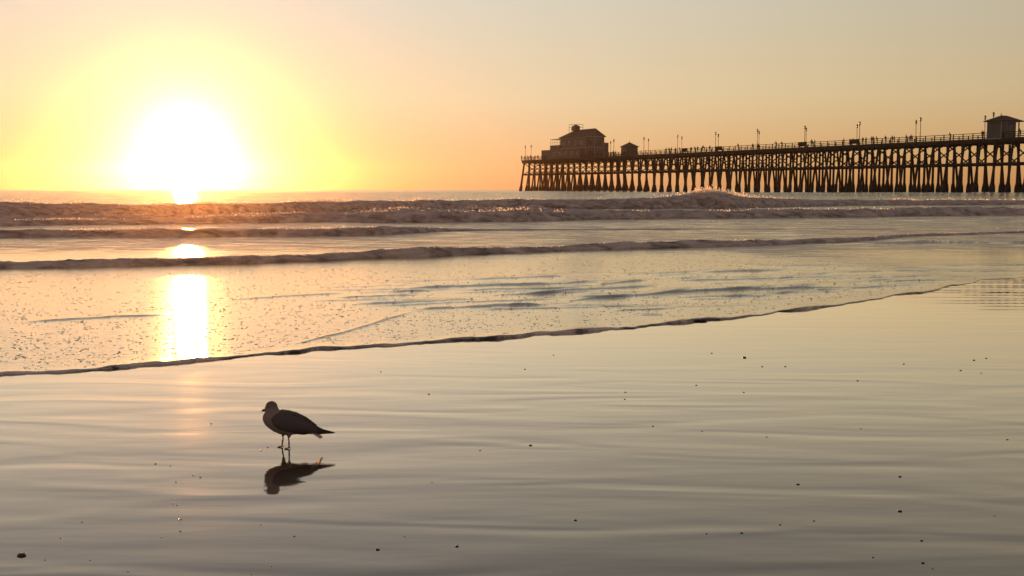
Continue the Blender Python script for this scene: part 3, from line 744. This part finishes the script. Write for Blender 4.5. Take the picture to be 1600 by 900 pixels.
gull = empty('gull', (gx, gy, 0), R(2))
tag(gull, 'grey and white gull standing on wet sand facing left', 'gull')
def sect(x, zt, zb, hw, k=20, p=2.0):
    zc = (zt + zb) / 2; hz = (zt - zb) / 2; out = []
    for j in range(k):
        a = 2 * math.pi * j / k; out.append((x, hw * math.copysign(abs(math.cos(a)) ** (2 / p), math.cos(a)), zc + hz * math.copysign(abs(math.sin(a)) ** (2 / p), math.sin(a))))
    return out
mb = MB()
BODY = [(-.138, .205, .190, .012), (-.134, .220, .172, .030), (-.122, .236, .150, .044), (-.100, .250, .130, .056), (-.070, .252, .108, .062), (-.030, .248, .090, .066),
        (.015, .239, .082, .066), (.060, .224, .088, .064), (.105, .204, .091, .053), (.150, .172, .090, .040), (.185, .146, .086, .030), (.21, .128, .080, .024)]
mb.loft([sect(*b) for b in BODY])
# neck and head
mb.tube([(-.070, 0, .190), (-.076, 0, .225), (-.080, 0, .252), (-.082, 0, .268)], [.058, .050, .041, .036], 16, 0, .92)
mb.ell((-.083, 0, .266), (.039, .033, .0385), 20, 14); mb.ell((-.104, 0, .256), (.022, .021, .021), 14, 10)
# thighs, shanks, webbed feet
for lx, fx, ly in ((-.019, -.0255, .024), (.026, .027, -.024)):
    mb.tube([(lx + .004, ly, .110), (lx + .002, ly, .084), (lx, ly, .070)], [.026, .013, .0058], 10)
    mb.tube([(lx, ly, .080), (lx + .001, ly, .050), ((lx + fx) / 2 + .001, ly, .043), (fx, ly, .006)], [.0048, .0044, .0058, .0046], 10)
    for da in (-.42, 0, .42):
        mb.tube([(fx + .004, ly, .008), (fx - .014, ly + math.sin(da) * .016, .0045), (fx - .030 * math.cos(da), ly + math.sin(da) * .032, .0022)], [.0040, .0034, .0026], 8)
    mb.add([(fx, ly, .0062), (fx - .026, ly - .011, .0042), (fx - .027, ly, .0045), (fx - .026, ly + .011, .0042), (fx, ly, .0012), (fx - .026, ly - .011, .001), (fx - .027, ly, .001), (fx - .026, ly + .011, .001)],
           [(0, 1, 2), (0, 2, 3), (4, 6, 5), (4, 7, 6), (0, 4, 5, 1), (1, 5, 6, 2), (2, 6, 7, 3), (3, 7, 4, 0)])
    mb.tube([(fx, ly, .008), (fx + .012, ly, .004)], [.004, .0028], 8)
gb = obj('body', remeshed(mb, 'body', .0021, 5, (GBODY,)), None, gull)
mb = MB(); mb.tube([(-.112, 0, .2475), (-.124, 0, .2465), (-.137, 0, .2440), (-.1455, 0, .2375)], [.0100, .0092, .0078, .0026], 12, 0, .62); mb.tube([(-.112, 0, .2415), (-.124, 0, .2408), (-.1385, 0, .2400)], [.0066, .0058, .0028], 10, 0, .62); mb.build('bill', GBILL, gull, True)
for sg in (-1, 1):
    mb = MB(); mb.ell((-.097, sg * .0275, .2695), (.0052, .0032, .0052), 12, 8); mb.build('eye', GEYE, gull, True)
# tail feathers fan
mb = MB()
for i in range(7):
    yo = (i - 3) * .0075; x1 = .246 - abs(i - 3) * .0035
    mb.loft([[(.150, yo - .009, .116), (.150, yo + .009, .116), (.150, yo + .009, .119), (.150, yo - .009, .119)], [(x1 - .025, yo * 1.5 - .012, .0795 + .0006 * i), (x1 - .025, yo * 1.5 + .012, .0795 + .0006 * i), (x1 - .025, yo * 1.5 + .012, .0815 + .0006 * i), (x1 - .025, yo * 1.5 - .012, .0815 + .0006 * i)],
             [(x1 - .008, yo * 1.6 - .008, .0665), (x1 - .008, yo * 1.6 + .008, .0665), (x1 - .008, yo * 1.6 + .008, .068), (x1 - .008, yo * 1.6 - .008, .068)]])
mb.build('tail', GTAIL, gull, True)
bxs = np.array([b[0] for b in BODY])
def hw_at(x, z):
    zt = np.interp(x, bxs, [b[1] for b in BODY]); zb = np.interp(x, bxs, [b[2] for b in BODY]); hw = np.interp(x, bxs, [b[3] for b in BODY])
    zc = (zt + zb) / 2; hz = max((zt - zb) / 2, 1e-3); q = min(abs(z - zc) / hz, .98)
    return hw * math.sqrt(1 - q * q)
TOPW = [(-.075, .205), (-.055, .232), (-.02, .2495), (.03, .2425), (.075, .2265), (.12, .2000), (.16, .1695), (.20, .140), (.235, .120)]
BOTW = [(-.075, .195), (-.060, .160), (-.03, .136), (.03, .116), (.075, .106), (.12, .1015), (.16, .100), (.20, .0985), (.235, .0985)]
for sg in (-1, 1):
    nS, nT = 36, 14; outer, inner = [], []
    for i in range(nS):
        x = -.075 + .31 * i / (nS - 1); zt = np.interp(x, *zip(*TOPW)); zb = np.interp(x, *zip(*BOTW)); ro, ri = [], []
        for j in range(nT):
            q = j / (nT - 1); z = zt + (zb - zt) * q
            y0_ = max(hw_at(x, min(max(z, .09), .25)), .016 * (1 - .5 * i / nS))
            fold = .0022 * math.sin(q * 26 - x * 20) * (1 if i > 8 else i / 8)
            y = y0_ * (.9 if q < .1 else 1) + .0075 * math.sin(math.pi * min(max(q, .04), .96)) ** .4 + fold * .6
            if q == 0: y = max(y * .75, .006)
            ro.append((x, sg * y, z)); ri.append((x, sg * max(y - .006, .001), z))
        outer.append(ro); inner.append(ri)
    mb = MB(); rings = [o + i[::-1] for o, i in zip(outer, inner)]; mb.loft(rings)
    wing = mb.build('wing', GWING, gull, True)
    # long flight feathers, blades with a pointed tip
    def feather(x0, z0, x1, z1, wd, yo, mat, name='feather'):
        mb = MB(); n = 8; rings = []
        d = Vector((x1 - x0, 0, z1 - z0)); L = d.length; d /= L; nrm_ = Vector((-d.z, 0, d.x))
        for k in range(n + 1):
            q = k / n; c = Vector((x0, sg * yo * (1 - .55 * q), z0)) + d * L * q + nrm_ * (-.004 * math.sin(math.pi * q))
            w_ = wd * (1 - max(0, (q - .55) / .45) ** 1.6 * .93) * (.6 + .4 * min(1, q * 4)); th = .0012
            rings.append([c + nrm_ * w_ / 2, c + Vector((0, sg * th, 0)), c - nrm_ * w_ / 2, c - Vector((0, sg * th, 0))])
        mb.loft(rings); return mb.build(name, mat, wing, True)
    feather(.13, .133, .317, .0955, .020, .020, GPRIM); feather(.13, .126, .300, .0945, .019, .022, GPRIM); feather(.13, .120, .280, .0945, .018, .024, GPRIM); feather(.12, .114, .258, .0945, .017, .027, GPRIM)
    for k in range(5): feather(.02 + .012 * k, .150 - .010 * k, .205 - .010 * k, .116 - .0042 * k, .018, .050 - .002 * k, GWING)
    for k in range(4): feather(.055 + .018 * k, .226 - .012 * k, .150 + .018 * k, .186 - .014 * k, .016, .034 - .004 * k, GWING)

# ------------------------------------------------------------------ pebbles, shells and kelp on the sand
def pebble_mesh(name, seed, mat):
    r = np.random.default_rng(seed); bm = bmesh.new(); bmesh.ops.create_icosphere(bm, subdivisions=3, radius=1)
    for v in bm.verts:
        c = np.array(v.co); q = 1 + .22 * (noise(c[0] * 1.6 + seed, c[1] * 1.6 + c[2] * 1.3, seed) - .5) * 2 + .07 * (noise(c[0] * 5 + seed, c[1] * 5 + c[2] * 4, seed) - .5) * 2
        v.co = v.co * float(q)
    me = bpy.data.meshes.new(name); bm.to_mesh(me); bm.free(); me.materials.append(mat); me.polygons.foreach_set('use_smooth', [True] * len(me.polygons)); return me
PEB = [pebble_mesh('pebble', i, STONE) for i in range(5)]; SHL = [pebble_mesh('shell_fragment', 20 + i, SHELL) for i in range(3)]
def drop(name, me, u, v, px, label, cat, group=None, flat=.55, asp=1.3):
    x, y = map(float, at(u, v)); r = .8 * px / 2 * y / F
    o = obj(name, me, None, None, (x, y, r * flat * .35)); o.scale = (r * asp, r, r * flat); o.rotation_euler = (0, 0, random.uniform(-.5, .5))
    return tag(o, label, cat, group)
BIG = [(34, 868, 14, 'large dark reddish pebble half sunk in wet sand, bottom left corner'), (1163, 559, 6.5, 'round black pebble just below the swash edge, right of centre'),
       (829, 696, 5, 'dark pebble on open wet sand right of the gull'), (1247, 757, 5, 'dark pebble with thin trail, right half, left of the bottom-right pebbles'),
       (1406, 799, 6.5, 'black pebble on wet sand, largest near the bottom right'), (1440, 845, 5, 'black pebble above the lowest one near the bottom right corner'), (1442, 880, 6, 'lowest black pebble near the bottom right corner'),
       (1159, 833, 5, 'small black pebble low on the sand, right of its fainter twin'), (899, 813, 5, 'small black pebble low on the sand below the frame centre'), (1406, 745, 5, 'small black pebble straight above the largest bottom-right one'),
       (590, 859, 7, 'pale-topped pebble at the bottom, below and right of the gull'), (714, 854, 6, 'brown pebble at the bottom, right of the pale-topped one')]
for i, (u, v, px, lab) in enumerate(BIG): drop('pebble', PEB[i % 5], u, v, px, lab, 'pebble', 'pebbles on the wet sand')
SM = [(1104, 834), (1345, 670), (1533, 583), (1501, 579), (1162, 613), (1191, 573), (1112, 552), (1227, 573), (1340, 595), (1412, 569), (1020, 666), (1198, 683), (1097, 674), (977, 613), (976, 624), (1088, 602), (1541, 560), (1522, 563),
      (750, 704), (670, 616), (675, 754), (632, 838), (1272, 814), (1219, 820), (1364, 871), (1554, 806), (1574, 687), (95, 841), (128, 816), (70, 875), (595, 581), (820, 577), (865, 555), (460, 838), (1457, 889)]
for i, (u, v) in enumerate(SM): drop('pebble', PEB[i % 5], u, v, random.uniform(2.4, 3.6), 'tiny dark pebble speck on the wet sand', 'pebble', 'tiny specks of pebble')
GL = [(243, 725), (266, 728), (302, 743), (313, 746), (275, 753), (270, 787), (277, 789), (279, 812), (283, 812), (282, 830), (252, 840), (140, 875), (393, 897), (330, 662), (418, 699), (407, 704), (408, 820), (200, 893), (424, 885)]
for i, (u, v) in enumerate(GL): drop('shell_fragment', SHL[i % 3], u, v, random.uniform(2.6, 3.6), 'tiny wet shell fragment glinting on the sand at lower left', 'shell', 'glinting shell fragments', .7)

# clump of kelp at the swash edge
kx, ky = map(float, at(1092, 502)); kel = tag(empty('kelp_clump', (kx, ky, 0)), 'dark clump of kelp stranded at the edge of the swash', 'kelp'); kel.scale = (.6, .6, .6)
mb = MB(); r = random.Random(3)
for i in range(9):
    a = r.uniform(-.4, .4); p = Vector((r.uniform(-.07, .05), r.uniform(-.03, .03), .012)); pts = [p]
    for k in range(4): p = p + Vector((.035 * math.cos(a), .02 * math.sin(a), r.uniform(-.006, .010))); p.z = max(.008, p.z); pts.append(p.copy())
    mb.tube(pts, [.007, .014, .016, .012, .004], 8, 0, .6)
mb.build('frond', KELP, kel, True)
for q in ((-.055, 0, .018), (-.03, .012, .02), (-.045, -.015, .016)):
    mb = MB(); mb.ell(q, (.02, .015, .017), 10, 8); mb.build('float_bladder', KELP, kel, True)

# ------------------------------------------------------------------ salt haze over the sea and beach
mb = MB(); mb.box(-3100, 3100, -450, 1260, -4.0, 26.0)
hz = bpy.data.materials.new('haze_air'); hz.use_nodes = True; ht = hz.node_tree; ht.nodes.clear()
pv = ht.nodes.new('ShaderNodeVolumePrincipled'); ho = ht.nodes.new('ShaderNodeOutputMaterial'); ht.links.new(pv.outputs[0], ho.inputs['Volume'])
pv.inputs['Color'].default_value = (1.0, .78, .60, 1); pv.inputs['Density'].default_value = 1.25e-4; pv.inputs['Anisotropy'].default_value = .95
tag(mb.build('haze', hz), kind='stuff')
